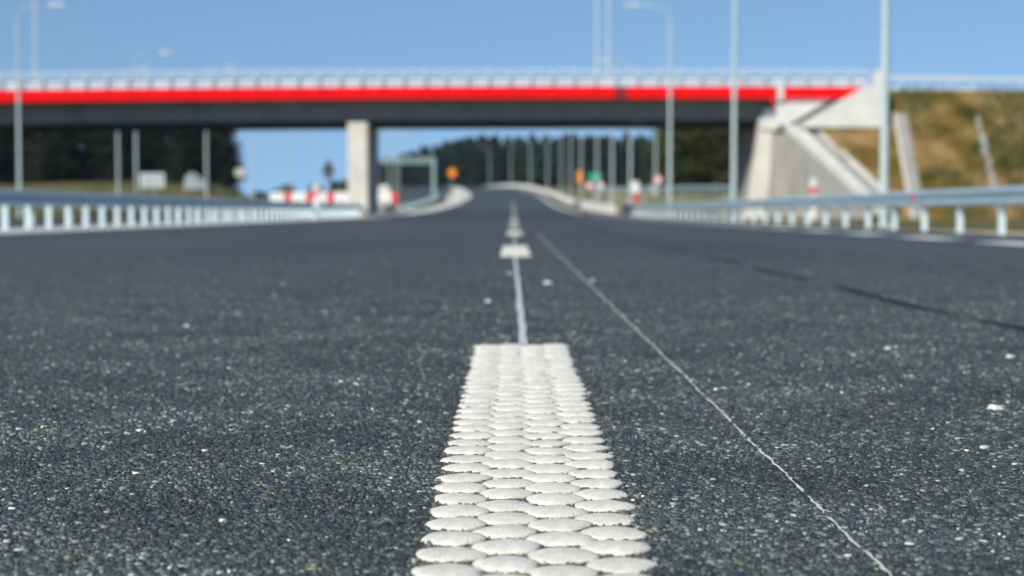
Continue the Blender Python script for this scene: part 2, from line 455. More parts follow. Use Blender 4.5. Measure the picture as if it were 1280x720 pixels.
END0 = 4.46
dash0 = empty('lane_dash', (0, 2.46, 0))
tag(dash0, 'nearest white lane dash, four columns of raised paint dots in the foreground', 'road marking', 'white lane dashes')
g = random.Random(3)
rows = int((END0 - 1.30) / ROW)
for ci, (cx, ph) in enumerate(COLS):
    for r in range(rows):
        y = END0 - 0.06 - r * ROW + ph
        o = new_obj('dome', dome_mes[g.randrange(8)], dash0)
        o.location = (cx + g.uniform(-.002, .002) + 0.002, y + g.uniform(-.003, .003) - 2.46, 0.0)
        o.rotation_euler = (g.uniform(-.02, .02), g.uniform(-.02, .02), g.choice((0, math.pi)) + g.uniform(-.3, .3))
        s = g.uniform(.96, 1.05); o.scale = (s, s * g.uniform(.95, 1.05), g.uniform(.85, 1.2))
# thin drips of paint between the dots
m = MB()
for k in range(150):
    x = g.uniform(-.09, .13); y = g.uniform(1.35, END0 - .02); r = g.uniform(.003, .009)
    n = 7; z = g.uniform(.001, .0035)
    lo = [(x + r * g.uniform(.7, 1.2) * math.cos(i * 6.283 / n), y + r * 1.5 * g.uniform(.7, 1.2) * math.sin(i * 6.283 / n) - 2.46, -.001) for i in range(n)]
    hi = [(x + (p[0] - x) * .75, (y - 2.46) + (p[1] - y + 2.46) * .75, z) for p in lo]
    m.add(lo + hi, [tuple(range(n, 2 * n))] + [(i, (i + 1) % n, n + (i + 1) % n, n + i) for i in range(n)])
o = m.build('paint_drips', 'paint_white', dash0); o['kind'] = 'stuff'

# farther dashes: the dots are too small to pick apart, so each dash is one mesh of dots
def far_dash(y0, y1, label, full):
    m = MB(); g = random.Random(int(y0))
    yc = (y0 + y1) / 2
    t = empty('lane_dash', (bx(yc), yc, hz(yc)))
    if full:
        vs, fs = dome_mesh(2, n=8)
        vs0 = np.array(vs)
        r = int((y1 - y0) / ROW)
        for cx, ph in COLS:
            for i in range(r):
                yy = y0 + i * ROW + ph + .05
                vv = vs0 + np.array([cx, yy - yc, hz(yy) - hz(yc)])
                m.add([tuple(p) for p in vv], fs)
        o = m.build('dots', 'paint_white', t, smooth=True); o['kind'] = 'stuff'
    else:
        n = 5
        for i in range(n):
            a = y0 + (y1 - y0) * i / n; b = y0 + (y1 - y0) * (i + 1) / n
            xa, xb, za, zb = bx(a) - bx(yc), bx(b) - bx(yc), hz(a) - hz(yc), hz(b) - hz(yc)
            m.hexa([(xa - .10, a - yc, za - .003), (xa + .14, a - yc, za - .003), (xb + .14, b - yc, zb - .003), (xb - .10, b - yc, zb - .003),
                    (xa - .10, a - yc, za + .008), (xa + .14, a - yc, za + .008), (xb + .14, b - yc, zb + .008), (xb - .10, b - yc, zb + .008)])
        m.build('paint_layer', 'paint_white', t)
    tag(t, label, 'road marking', 'white lane dashes')
ORD = ['first', 'second', 'third', 'fourth', 'fifth', 'sixth', 'seventh', 'eighth', 'ninth', 'tenth', 'eleventh', 'twelfth', 'thirteenth', 'fourteenth', 'fifteenth',
       'sixteenth', 'seventeenth', 'eighteenth', 'nineteenth', 'twentieth', 'twenty-first', 'twenty-second', 'twenty-third', 'twenty-fourth', 'twenty-fifth']
for k in range(22):
    y0 = 13.2 + 12 * k
    far_dash(y0, y0 + 4.0, f'{ORD[k+1]} white lane dash counted from the nearest one, on the carriageway', k < 4)

def ribbon(name, pts, width, m, z=0.004, parent=None):
    """flat painted strip following the road surface, pts of (x, y) or (x, y, width)"""
    vs = []; fs = []
    for p in pts:
        wd = p[2] if len(p) > 2 else width
        zz = hz(p[1]) + z
        vs += [(p[0] - wd / 2, p[1], zz), (p[0] + wd / 2, p[1], zz)]
    for i in range(len(pts) - 1): fs.append((2 * i, 2 * i + 1, 2 * i + 3, 2 * i + 2))
    me = bpy.data.meshes.new(name); me.from_pydata(vs, [], fs); me.update()
    return new_obj(name, me, parent, m)
# guide line under the dashes
for k in range(8):
    y0 = 4.46 + 12 * k if k else 4.47
    if k: y0 = 5.2 + 12 * k
    y1 = 13.2 + 12 * k
    n = 26
    xa = 0.027 if k == 0 else 0.012
    xb = 0.012
    gg = random.Random(40 + k)
    pts = [(xa + (xb - xa) * i / n + gg.uniform(-.002, .002), y0 + (y1 - y0) * i / n, 0.021 + gg.uniform(-.004, .004)) for i in range(n + 1)]
    ribbon('guide_line', pts, .02, 'paint_worn', 0.0035, road)
# hair-thin setting-out line to the right of the dash: short wavering lengths
gg = random.Random(5); y = 1.40
while y < 26:
    L_ = gg.uniform(.10, .42) * (1 + y * .12); st = 0.016 * (1 + y * .1)
    n = max(3, int(L_ / st)); pts = []
    for i in range(n + 1):
        yy = y + L_ * i / n
        wv = 0.3630 + 0.0016 * math.sin(yy * 9) + gg.uniform(-.0017, .0017)
        pts.append((wv, yy, max(.0012, gg.uniform(.0016, .0054) * (1 + 0.10 * max(0, yy - 3)) * (0.35 if i in (0, n) else 1))))
    ribbon('thin_line', pts, .003, 'paint_white', 0.0022 if y < 3 else 0.004, road)
    y += L_ + gg.uniform(.004, .03) * (1 if gg.random() < .75 else 2)
# sealed longitudinal joint on the right lane
gg = random.Random(12)
for (ya, yb) in ((3.4, 5.55), (5.7, 8.1), (8.7, 10.6), (11.3, 13.2), (14.6, 18.2), (19.5, 24.0), (26, 33)):
    n = max(6, int((yb - ya) / .12)); pts = []
    for i in range(n + 1):
        yy = ya + (yb - ya) * i / n
        e = min(1, min(i, n - i) / 4 + .2)
        pts.append((1.50 + .025 * math.sin(yy * 1.7) + gg.uniform(-.006, .006), yy, gg.uniform(.035, .065) * e))
    ribbon('joint_seal', pts, .03, 'tar', 0.003, road)

# edge lines
def edge_path(x, y0, y1, st):
    n = max(1, int(round((y1 - y0) / st)))
    return [(x + bx(y0 + (y1 - y0) * i / n), y0 + (y1 - y0) * i / n) for i in range(n + 1)]
el = ribbon('edge_line', edge_path(-8.2, 8, 520, 6), 0.40, 'paint_white', 0.009)
ds = ribbon('drain_strip', edge_path(-9.0, 8, 520, 6), 2.3, 'concrete_white', 0.005); tag(ds, kind='structure')
tag(el, 'long pale solid line along the left road edge before the guardrail', 'road marking')
kb = MB()
pth = [(-10.05 + bx(y), y, hz(y)) for y in range(130, 420, 6)]
kb.sweep([(0, -.05), (0, .12), (.25, .12), (.25, -.05)], pth, -1)
k_ = kb.build('kerb', 'paint_cream'); tag(k_, kind='structure')
y = 13.0; k = 0
while y < 111:
    o = ribbon('edge_dash', edge_path(5.40, y, y + 2.3, 3), 0.46, 'paint_bright', 0.006)
    tag(o, f'{ORD[k]} short dash of the right edge line, counted from the near end' if k < len(ORD) else 'short dash far along the right edge line', 'road marking', 'dashes of the right edge line')
    y += 4.0; k += 1
el2 = ribbon('edge_line', edge_path(5.40, 113, 520, 6), 0.46, 'paint_white', 0.006)
tag(el2, 'solid far end of the right edge line beyond the bridge', 'road marking')

# ------------------------------------------------------------------ guardrails
WP = [(0, .445), (.065, .470), (.082, .500), (.075, .545), (.012, .580), (.012, .620), (.075, .655), (.082, .700), (.065, .730), (0, .755)]
WPROF = WP + [(d - .006, h) for d, h in reversed(WP)]
post_me = {}
def post_mesh():
    m = MB()   # C-section post
    m.box(-.05, .05, -.030, -.024, -.4, .72); m.box(-.05, -.044, -.024, .035, -.4, .72); m.box(.044, .05, -.024, .035, -.4, .72)
    me = m.mesh('post'); me.materials.append(MATS['galvanised_post']); return me
PM = post_mesh()
def guardrail(xf, y0, y1, spacing, side, label, beam_step=4.0, zf=None, reflectors=(), pm=None, mat_beam='galvanised'):
    zf = zf or (lambda x, y: hz(y))
    root = empty('guardrail', (xf(y0), y0, zf(xf(y0), y0))); tag(root, label, 'guardrail')
    ox, oy, oz = root.location
    y = y0
    while y < y1 - .1:
        ye = min(y + beam_step, y1)
        path = [(xf(q) - ox, q - oy, zf(xf(q), q) - oz) for q in (y, (y + ye) / 2, ye + .02)]
        MB().sweep([(d + .055, h) for d, h in WPROF], path, side).build('beam', mat_beam, root, smooth=False)
        y = ye
    y = y0 + .3
    while y < y1:
        o = new_obj('post', pm or PM, root)
        x = xf(y); o.location = (x - ox, y - oy, zf(x, y) - oz)
        y += spacing
    for q in reflectors:
        x = xf(q) + side * .15
        MB().box(x - ox - .02, x - ox + .02, q - oy - .05, q - oy, zf(x, q) - oz + .56, zf(x, q) - oz + .68).build('reflector', 'sign_red', root)
    return root
def xl(y): return -9.5 - 2.2e-4 * max(0, y - 60) ** 2
def xr(y): return 8.1 + 1.0e-4 * max(0, y - 70) ** 2
guardrail(xl, 9, 138, 1.5, +1, 'long guardrail with close-set pale posts along the left road edge')
guardrail(xr, 9.32, 131, 2.66, -1, 'long grey guardrail along the right road edge in front of the abutment', reflectors=(34.0,))
guardrail(lambda y: -13.1 - 1.0e-4 * max(0, y - 60) ** 2, 10, 138, 4.0, -1, 'back rail of the median, seen through the posts of the left guardrail')
guardrail(lambda y: -12.0 - (y - 152) * .012 + bx(y), 152, 330, 4.0, +1, 'far guardrail left of the slip lane beyond the bridge pier', beam_step=8)
t = empty('concrete_barrier', (8.0, 148, hz(148))); tag(t, 'long pale concrete barrier on the right following the far bend', 'concrete barrier')
for y in range(148, 520, 6):
    pth = [(8.35 + bx(q) - 8.0, q - 148, hz(q) - hz(148)) for q in (y, y + 3, y + 5.96)]
    MB().sweep([(0, -.05), (0, .25), (.16, .35), (.2, .78), (.4, .78), (.44, .35), (.6, .25), (.6, -.05)], pth, 1).build('segment', 'concrete_white', t)
# low bank of the side ramp with its rail
def ramp_x(y): return 22.5 - (y - 136) * .148
def ramp_z(y): return 1.75 + (y - 136) * .0105
vs = []; fs = []
for i in range(18):
    y = 136 + i * 5; x = ramp_x(y); z = ramp_z(y); gb = hz(y) - .25
    vs += [(x - (z - gb) * 1.6, y - 1, gb), (x - .5, y, z), (x + 5, y, z), (x + 8, y, gb)]
for i in range(17):
    for k in range(3): fs.append((4 * i + k, 4 * i + k + 1, 4 * i + k + 5, 4 * i + k + 4))
rb = MB().add(vs, fs).build('ramp_bank', 'grass_ramp', smooth=False); tag(rb, kind='structure')
guardrail(ramp_x, 137, 218, 2.66, -1, 'guardrail of the side ramp seen under the bridge beside the abutment', beam_step=8, zf=lambda x, y: ramp_z(y))

def crash_end(x, y, label):
    t = empty('crash_cushion', (x, y, hz(y))); tag(t, label, 'crash cushion', 'dark terminals where the guardrails end')
    MB().box(-.42, .42, -.5, 1.2, .22, .78).build('body', 'rubber_black', t, bevel=.05)
    for sx in (-.34, .34): MB().box(sx - .05, sx + .05, .2, .32, -.2, .22).build('leg', 'rubber_black', t)
    MB().box(-.3, .3, -.53, -.503, .34, .66).build('front_plate', 'sign_back', t)
crash_end(-10.15, 139.5, 'dark box-shaped terminal at the end of the left guardrail beside the pier')
crash_end(9.05, 134, 'dark box-shaped terminal at the far end of the right guardrail')

# ------------------------------------------------------------------ the bridge
bridge = empty('road_bridge', (-9.7, 114, 0)); tag(bridge, 'low overpass with red edge beam, grey girder and one pale wall pier', 'bridge')
BO = Vector((-9.7, 114, 0))
def P(m, name, mt, parent=None, bevel=0.0, smooth=False, at=BO):
    m.v = [(x - at[0], y - at[1], z - at[2]) for x, y, z in m.v]
    o = m.build(name, mt, parent or bridge, bevel=bevel, smooth=smooth)
    return o
def top(x): return 8.40 - 1.55e-4 * (x - 8) ** 2
def span(x0, x1, y0, y1, zlo, zhi, n=10):
    m = MB()
    path_n = n
    vs = []; fs = []
    for i in range(n + 1):
        x = x0 + (x1 - x0) * i / n; t = top(x)
        vs += [(x, y0, t + zlo), (x, y0, t + zhi), (x, y1, t + zhi), (x, y1, t + zlo)]
    for i in range(n):
        a = 4 * i
        for k in range(4): fs.append((a + k, a + (k + 1) % 4, a + 4 + (k + 1) % 4, a + 4 + k))
    fs += [(0, 1, 2, 3), tuple(range(4 * n + 3, 4 * n - 1, -1))]
    m.add(vs, fs); return m
XE = 17.0
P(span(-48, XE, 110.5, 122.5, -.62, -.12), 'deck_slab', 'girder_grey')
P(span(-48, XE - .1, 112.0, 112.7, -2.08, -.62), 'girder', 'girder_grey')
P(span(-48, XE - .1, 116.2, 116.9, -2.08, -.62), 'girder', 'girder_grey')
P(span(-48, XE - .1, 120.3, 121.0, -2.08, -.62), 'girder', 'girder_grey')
P(span(-48, XE - .1, 111.75, 112.95, -2.20, -2.083), 'girder_flange', 'near_black')
P(span(-48, XE - .1, 115.9, 117.2, -2.20, -2.083), 'girder_flange', 'near_black')
P(span(-48, XE - .1, 120.0, 121.3, -2.20, -2.083), 'girder_flange', 'near_black')
# red edge beam in three lengths, a dark red recessed panel, a pale joint cover
P(span(-48, 6.55, 110.0, 110.5, -.76, 0), 'edge_beam', 'red_paint')
P(span(6.55, 7.35, 110.12, 110.5, -.74, -.03, 2), 'cover_panel', 'red_dark')
P(span(7.35, XE - .02, 110.0, 110.5, -.77, -.02), 'edge_beam', 'red_paint')
P(span(XE + .0, XE + .38, 109.97, 110.6, -.88, .02, 2), 'cover_panel', 'concrete_white')
P(span(XE + .39, 22.6, 110.0, 110.5, -.76, -.02, 4), 'edge_beam', 'red_paint')
P(span(-48, 22.6, 122.5, 123.0, -.84, 0), 'edge_beam', 'red_paint')
# pier: wall with a slightly wider head
P(MB().hexa([(-10.85, 111.5, -.3), (-9.55, 111.5, -.3), (-9.55, 120.6, -.3), (-10.85, 120.6, -.3),
             (-10.85, 111.5, 6.16), (-9.55, 111.5, 6.16), (-9.55, 120.6, 6.16), (-10.85, 120.6, 6.16)]), 'pier', 'concrete_light', bevel=.06)
# parapet railing: posts, hand rail, barrier beams
rail = P(span(-48, 23, 110.16, 110.28, 1.03, 1.11, 24), 'railing', 'rail_white')
P(span(-48, 23, 110.19, 110.25, .74, .79, 24), 'mid_rail', 'rail_white', rail)
me_post = MB().box(-.06, .06, -.05, .05, -.03, 1.03).mesh('post'); me_post.materials.append(MATS['lamp_steel'])
x = -40.0
while x < 22.9:
    o = new_obj('post', me_post, rail); o.location = (x - BO.x, 110.22 - BO.y, top(x) - BO.z); x += 1.37
P(span(-48, 23, 110.42, 110.46, .30, .62, 24), 'barrier_beam', 'barrier_zinc', rail)
P(span(-48, 23, 110.42, 110.46, .03, .20, 24), 'kick_plate', 'barrier_zinc', rail)
P(span(-48, 23, 122.7, 122.78, 1.03, 1.11, 24), 'far_railing', 'rail_white')
P(span(-48, 23, 122.6, 122.65, .35, .66, 24), 'far_barrier_beam', 'rail_white')

# right abutment
ab = P(MB().hexa([(15.25, 112.4, -.3), (22, 112.4, -.3), (22, 121.5, -.3), (15.25, 121.5, -.3),
                  (16.35, 112.4, 6.0), (22, 112.4, 6.0), (22, 121.5, 6.0), (16.35, 121.5, 6.0)]), 'abutment', 'concrete_grey')
P(MB().hexa([(15.0, 110.9, -.3), (16.5, 110.9, -.3), (16.7, 112.395, -.3), (15.2, 112.395, -.3),
             (16.05, 110.9, 6.02), (16.9, 110.9, 6.02), (16.9, 112.395, 6.02), (16.05, 112.395, 6.02)]), 'abutment_corner', 'concrete_light', ab)
P(MB().box(16.45, 17.95, 111.02, 112.39, -.3, 5.615), 'infill_wall', 'concrete_grey', ab)
P(MB().box(16.0, 18.6, 110.7, 112.9, 5.62, 6.42), 'bearing_seat', 'concrete_white', ab, bevel=.04)
P(MB().box(16.35, 17.0, 111.4, 112.2, 6.42, 7.0), 'bearing', 'galvanised_post', ab)
P(MB().box(XE + .02, 22.4, 110.3, 112.3, 5.9, 7.50), 'end_wall', 'concrete_white', ab)
# flared wing wall running down beside the stairs
W0 = (17.5, 111.0); W1 = (20.7, 100.2)
def wing(off0, off1, zt0, zt1, zb, name, mt):
    d = Vector((W1[0] - W0[0], W1[1] - W0[1])).normalized(); nrm = Vector((-d.y, d.x))   # towards +x
    pts = []
    for (wx, wy) in (W0, W1):
        for off in (off0, off1): pts.append((wx + nrm.x * off, wy + nrm.y * off))
    a0, a1, b0, b1 = pts
    return MB().hexa([(*a0, zb if name == 'wing_wall' else zt0 - .42), (*b0, zb if name == 'wing_wall' else zt1 - .42), (*b1, zb if name == 'wing_wall' else zt1 - .42), (*a1, zb if name == 'wing_wall' else zt0 - .42),
                      (*a0, zt0), (*b0, zt1), (*b1, zt1), (*a1, zt0)])
P(wing(0, .45, 5.9, .95, -.4, 'wing_wall', None), 'wing_wall', 'concrete_grey', ab)
P(wing(-.06, .52, 6.28, 1.32, 0, 'coping', None), 'coping', 'concrete_white', ab)
# panel joints of the flared wall
for t in (.12, .30, .48, .66):
    x = W0[0] + (W1[0] - W0[0]) * t; yy = W0[1] + (W1[1] - W0[1]) * t; zt = 5.9 + (.95 - 5.9) * t
    P(MB().cyl((x - .005, yy, -.2), (x - .005, yy, zt - .1), .018, n=4), 'panel_joint', 'girder_grey', ab)
# hung wing wall above the slope, cutting the red beam off at a slant
P(MB().prism_xz([(18.25, 5.85), (22.3, 8.22), (23.15, 8.50), (23.75, 8.50), (24.05, 5.72), (18.75, 5.72)], 109.25, 109.85), 'hung_wing', 'concrete_white', ab)
P(MB().prism_xz([(17.75, 5.92), (18.2, 5.92), (21.6, 7.9), (21.6, 8.2)], 110.20, 110.296), 'wing_strip', 'near_black', ab)  # near-black strip laid along the slant on the end wall face
P(MB().box(23.15, 23.5, 109.4, 109.9, 8.50, 9.4), 'end_post', 'concrete_white', ab, bevel=.03)
# left abutment, out of the picture
P(MB().box(-52, -46, 112, 122, -.5, 6.1), 'abutment', 'concrete_grey')

# ------------------------------------------------------------------ embankments of the upper road
def bank(name, left_top, left_toe, x_end, sgn=1):
    ns, nx = 26, 90
    V = []; F = []
    g = random.Random(2)
    for j in range(ns + 1):
        s = j / ns
        for i in range(nx + 1):
            u = i / nx
            xl_ = left_top + (left_toe - left_top) * s
            x = xl_ + (x_end - xl_) * (u ** 1.5)
            y = 112.6 - 12.9 * s
            z = 8.34 - 8.6 * s - .012 * max(0, abs(x) - 24) * (1 - s)
            if sgn > 0 and x < 24.3: z -= .62 * min(1, (24.3 - x) / .25)
            b = .11 * math.sin(x * .9 + s * 5) + .09 * math.sin(x * 2.1 - s * 11) + g.uniform(-.06, .06)
            V.append((x, y - b * .4, z + b * (1 if 0 < s < 1 else .3)))
    for j in range(ns):
        for i in range(nx):
            a = j * (nx + 1) + i; F.append((a, a + 1, a + nx + 2, a + nx + 1))
    k = len(V)
    # level top and far slope
    for i in range(nx + 1):
        x = V[i][0]; z = V[i][2]
        V += [(x, 122.6, z), (x, 136, -.3)]
    for i in range(nx):
        a = k + 2 * i
        F += [(i, i + 1, a + 2, a), (a, a + 2, a + 3, a + 1)]
    m = MB(); m.add(V, F)
    return m.build(name, 'grass_bank', smooth=True)
eb = bank('embankment', 18.8, 22.5, 140); tag(eb, kind='structure')
eb2 = bank('embankment', -50, -53, -170, -1); tag(eb2, kind='structure')

# dry grass and weeds on the slope
m = MB(); gq = random.Random(21)
for k in range(14000):
    x = gq.uniform(24.2, 46); s = gq.random()
    y = 112.6 - 12.9 * s; z = 8.34 - 8.6 * s
    if abs(x - 24.6) < .8 or abs(x - 29.0 - (1 - s) * .8) < .55: continue
    if math.sin(x * .8 + 1) + math.sin(s * 7 + x * .3) + gq.uniform(-1.3, 1.3) < -.2: continue
    h = gq.uniform(.12, .5); a = gq.uniform(0, 3.14); wd = gq.uniform(.03, .10)
    dx, dy = math.cos(a) * wd, math.sin(a) * wd; lx, ly = gq.uniform(-.12, .12), gq.uniform(-.2, .05)
    m.add([(x - dx, y - dy, z - .05), (x + dx, y + dy, z - .05), (x + lx, y + ly, z + h)], [(0, 1, 2)])
me = bpy.data.meshes.new('weeds'); me.from_pydata(m.v, [], m.f); me.update()
o = new_obj('weeds', me, None, 'weed'); tag(o, 'dry grass and weeds covering the embankment slope', 'grass', kind='stuff')

# stairs up the slope beside the flared wall
st = empty('stairway', (19.6, 106, 3)); tag(st, 'concrete maintenance stairs with pale sides climbing beside the grey wing wall', 'stairs')
SO = (19.6, 106, 3)
d = Vector((W1[0] - W0[0], W1[1] - W0[1])).normalized(); nr = Vector((-d.y, d.x))
def sp(t, off): return (W0[0] + (W1[0] - W0[0]) * t + nr.x * off, W0[1] + (W1[1] - W0[1]) * t + nr.y * off)
NST = 30
for i in range(NST):
    t0, t1 = .03 + .97 * i / NST, .03 + .97 * (i + 1) / NST
    z1 = 6.0 - 5.3 * t0; z0 = z1 - .5
    a, b, c, e = sp(t0, .75), sp(t1 + .004, .75), sp(t1 + .004, 1.72), sp(t0, 1.72)
    P(MB().hexa([(*a, z0), (*b, z0), (*c, z0), (*e, z0), (*a, z1), (*b, z1), (*c, z1), (*e, z1)]), 'step', 'concrete_grey', st, at=SO)
for off in (.54, 1.73):
    a, b, c, e = sp(.0, off), sp(1.02, off), sp(1.02, off + .2), sp(.0, off + .2)
    P(MB().hexa([(*a, 5.5), (*b, .1), (*c, .1), (*e, 5.5), (*a, 6.45), (*b, 1.0), (*c, 1.0), (*e, 6.45)]), 'stringer', 'concrete_white', st, at=SO)

def chute(x0, x1, s0, wd, label, stairs):
    t = empty('drain_chute', (x1, 100, 0)); tag(t, label, 'drain chute', 'concrete chutes on the embankment'); o_ = (x1, 100, 0)
    n = 22
    def pt(s): return x0 + (x1 - x0) * s, 112.6 - 12.9 * s, 8.34 - 8.6 * s
    for i in range(n):
        a, b = s0 + (1 - s0) * i / n, s0 + (1 - s0) * (i + .96) / n
        xa, ya, za = pt(a); xb, yb, zb = pt(b)
        if not stairs: jx = random.uniform(-.10, .10); xa += jx; xb += jx; wd = random.uniform(.10, .24); za += random.uniform(-.05, .04)
        P(MB().hexa([(xa - wd, ya, za - .3), (xa + wd, ya, za - .3), (xb + wd, yb, za - .3), (xb - wd, yb, za - .3),
                     (xa - wd, ya, za + .02), (xa + wd, ya, za + .02), (xb + wd, yb, za - .02), (xb - wd, yb, za - .02)]), 'trough_block', 'concrete_grey', t, at=o_)
    for sx in ((-1, 1) if stairs else ()):
        xa, ya, za = pt(s0); xb, yb, zb = pt(1)
        o1 = sx * (wd + .003); o2 = sx * (wd + .14)
        P(MB().hexa([(xa + o1, ya, za - .3), (xa + o2, ya, za - .3), (xb + o2, yb, zb - .3), (xb + o1, yb, zb - .3),
                     (xa + o1, ya, za + .12), (xa + o2, ya, za + .12), (xb + o2, yb, zb + .12), (xb + o1, yb, zb + .12)]), 'side_wall', 'concrete_light' if sx < 0 else 'gravel', t, at=o_)
chute(25.2, 23.75, .20, .30, 'wide concrete chute down the slope just behind the tall lamp post', True)
chute(30.2, 28.6, .22, .16, 'narrow concrete chute down the grassy slope farther right', False)

guardrail_bank = empty('guardrail', (24, 113, 8.3)); tag(guardrail_bank, 'pale guardrail along the top of the grassy embankment', 'guardrail')
xx = 23.6
while xx < 62:
    path = [(q - 24, 113 - 113, 8.34 - .012 * max(0, q - 24) - 8.3) for q in (xx, xx + 4.02)]
    MB().sweep([(d + .055, h + .22) for d, h in WPROF], path, +1).build('beam', 'rail_white', guardrail_bank); xx += 4
xx = 24.0
while xx < 62:
    o = new_obj('post', PM, guardrail_bank); o.location = (xx - 24, 0, .22 - .012 * max(0, xx - 24) + .04); o.rotation_euler = (0, 0, math.pi / 2); o.scale = (1, 1, 1); xx += 1.6
P(span(24.2, 62, 112.75, 112.85, -.02, .12, 12), 'kerb', 'concrete_light', guardrail_bank, at=(24, 113, 8.3 + .0))

# ------------------------------------------------------------------ lamp posts
def lamp_meshes(h, arm, tilt=.35):
    a = MB().cyl((0, 0, -.3), (0, 0, 1.3), .115, .110, 12, cap=False).cyl((0, 0, 1.3), (0, 0, h - .8), .110, .066, 12, cap=False)
    pole = a.mesh('pole')
    pts = [(0, 0, h - .8)]
    for i in range(1, 9):
        t = i / 8 * math.pi / 2 * .93
        pts.append((-.8 * (1 - math.cos(t)), 0, h - .8 + .8 * math.sin(t)))
    pts.append((-arm, 0, h + tilt * .3))
    ar = MB().tube(pts, [.045] * 9 + [.038], 8).mesh('arm')
    z = h + tilt * .3
    hd = MB().hexa([(-arm - .85, -.12, z - .05), (-arm + .05, -.16, z - .10), (-arm + .05, .16, z - .10), (-arm - .85, .12, z - .05),
                    (-arm - .85, -.08, z + .06), (-arm + .05, -.10, z + .10), (-arm + .05, .10, z + .10), (-arm - .85, .08, z + .06)]).mesh('lamp_head')
    dr = MB().box(-.06, .06, -.125, -.112, .5, 1.0).mesh('access_door')
    fl = MB().box(-.2, .2, -.2, .2, -.05, .03).mesh('base_plate')
    out = []
    for n_, me in (('pole', pole), ('arm', ar), ('lamp_head', hd), ('access_door', dr), ('base_plate', fl)):
        me.materials.append(MATS['lamp_steel'])
        if n_ in ('pole', 'arm'): me.polygons.foreach_set('use_smooth', [True] * len(me.polygons))
        out.append((n_, me))
    return out
LM = lamp_meshes(12.35, 1.95)
def lamp(x, y, z, rz, label, group, parts=None):
    t = empty('street_lamp', (x, y, z), rz); tag(t, label, 'street lamp', group)
    for n_, me in (parts or LM): new_obj(n_, me, t)
ys = [43.7, 73.5, 103.6, 138.6, 164] + [194 + 45 * i for i in range(8)]
extra = {0: 'tallest lamp post, standing just behind the near right guardrail', 1: 'lamp post in front of the bridge abutment, beside the right guardrail',
         2: 'lamp post crossing the red bridge beam left of the abutment, right roadside'}
for i, y in enumerate(ys):
    lamp(9.5 + bx(y), y, hz(y) - .05 + (.4 if i == 2 else 0), 0, extra.get(i, f'{ORD[i]} galvanised lamp post of the right roadside row, counting away from the camera'), 'lamp posts along the right roadside')
for i, y in enumerate([100, 131, 161, 190, 220, 252, 284, 316, 350, 384, 420]):
    x = -29.0 + (4 if y > 280 else 0) + bx(y) * .6
    lamp(x, y, gz(x, y), math.pi, 'lamp post at far left crossing the red bridge beam' if i == 0 else f'{ORD[i]} lamp post of the left row beyond the opposite carriageway', 'lamp posts of the left row')
lamp(-34.8, 150, gz(-34.8, 150), math.pi, 'lamp post under the bridge, left of the white notice board', None)
lamp(15.0, 180, gz(15, 180), 0, 'lamp post on the side ramp beside the two round signs', None)
for x, lb in ((5.95, 'left of two lamp posts rising behind the bridge railing near its middle'), (6.75, 'right of two lamp posts rising behind the bridge railing near its middle'), (-34.0, 'lamp post rising behind the bridge railing at far left')):
    lamp(x, 121.6, 8.25, math.pi / 2 * (1 if x > 0 else 3), lb, 'lamp posts on the bridge')

# ------------------------------------------------------------------ signs, barriers and small things
def post_sign(x, y, poles, h, label, cat, build, group=None, zb=None):
    z = gz(x, y) if zb is None else zb
    t = empty('traffic_sign', (x, y, z)); tag(t, label, cat, group)
    for px in poles: MB().cyl((px, 0.06, -.3), (px, 0.06, h), .038, n=8).build('post', 'lamp_steel', t)
    build(t); return t
def disc(m, r, y0, y1, z, n=24, x=0):
    vs = [(x + r * math.cos(6.2832 * i / n), y0, z + r * math.sin(6.2832 * i / n)) for i in range(n)] + [(x + r * math.cos(6.2832 * i / n), y1, z + r * math.sin(6.2832 * i / n)) for i in range(n)]
    return m.add(vs, [tuple(range(n)), tuple(range(2 * n - 1, n - 1, -1))] + [(i, n + i, n + (i + 1) % n, (i + 1) % n) for i in range(n)])
# white board with dark unreadable lettering
def b1(t):
    MB().box(-1.02, 1.02, -.03, .02, 1.75, 2.95).build('board', 'board_grey', t, bevel=.01)
    bd = t.children[-1]
    for row, (zc, xs) in enumerate(((2.58, (-.62, -.28, .05, .40, .66)), (2.14, (-.66, -.35, -.05, .28, .58)))):
        for i, x in enumerate(xs):
            MB().box(x - .045, x + .045, -.036, -.031, zc - .13, zc + .13).build('lettering', 'sign_ink', bd)
            MB().box(x + .048, x + .15, -.036, -.031, zc + (.05 if i % 2 else -.12), zc + (.12 if i % 2 else -.05)).build('lettering', 'sign_ink', bd)
post_sign(-29.9, 141, (-.75, .15), 2.0, 'white rectangular notice board on two posts at left under the bridge', 'sign', b1, zb=.55)
def b2(t):
    s = .92
    MB().prism_xz([(0, 4.6 - s * 1.2), (s, 4.6), (0, 4.6 + s * 1.2), (-s, 4.6)], -.02, .02).build('panel', 'sign_orange', t)
post_sign(-11.9, 330, (0,), 4.2, 'orange diamond warning sign ahead at the left road edge', 'sign', b2)
def tri(t):
    MB().prism_xz([(-.70, 3.45), (.70, 3.45), (0, 4.75)], -.02, .02).build('panel', 'sign_back', t)
    MB().box(-.30, .30, -.05, -.021, 2.95, 3.4).build('plate', 'sign_back', t)
post_sign(-16.4, 151, (0,), 3.9, 'dark triangular sign seen from behind left of the pier', 'sign', tri, zb=hz(151))
def b3(t): MB().box(-.42, .42, -.03, .02, 2.9, 4.9).build('panel', 'sign_orange', t)
post_sign(10.2, 262, (0,), 3.0, 'upright orange board in the sign cluster at the far right bend', 'sign', b3, zb=hz(262))
def b4(t): MB().box(-.95, .95, -.03, .02, 3.2, 4.5).build('panel', 'sign_green', t, bevel=.01)
post_sign(12.6, 263, (-.5, .5), 3.3, 'green rectangular board in the sign cluster at the far right bend', 'sign', b4, zb=hz(263))
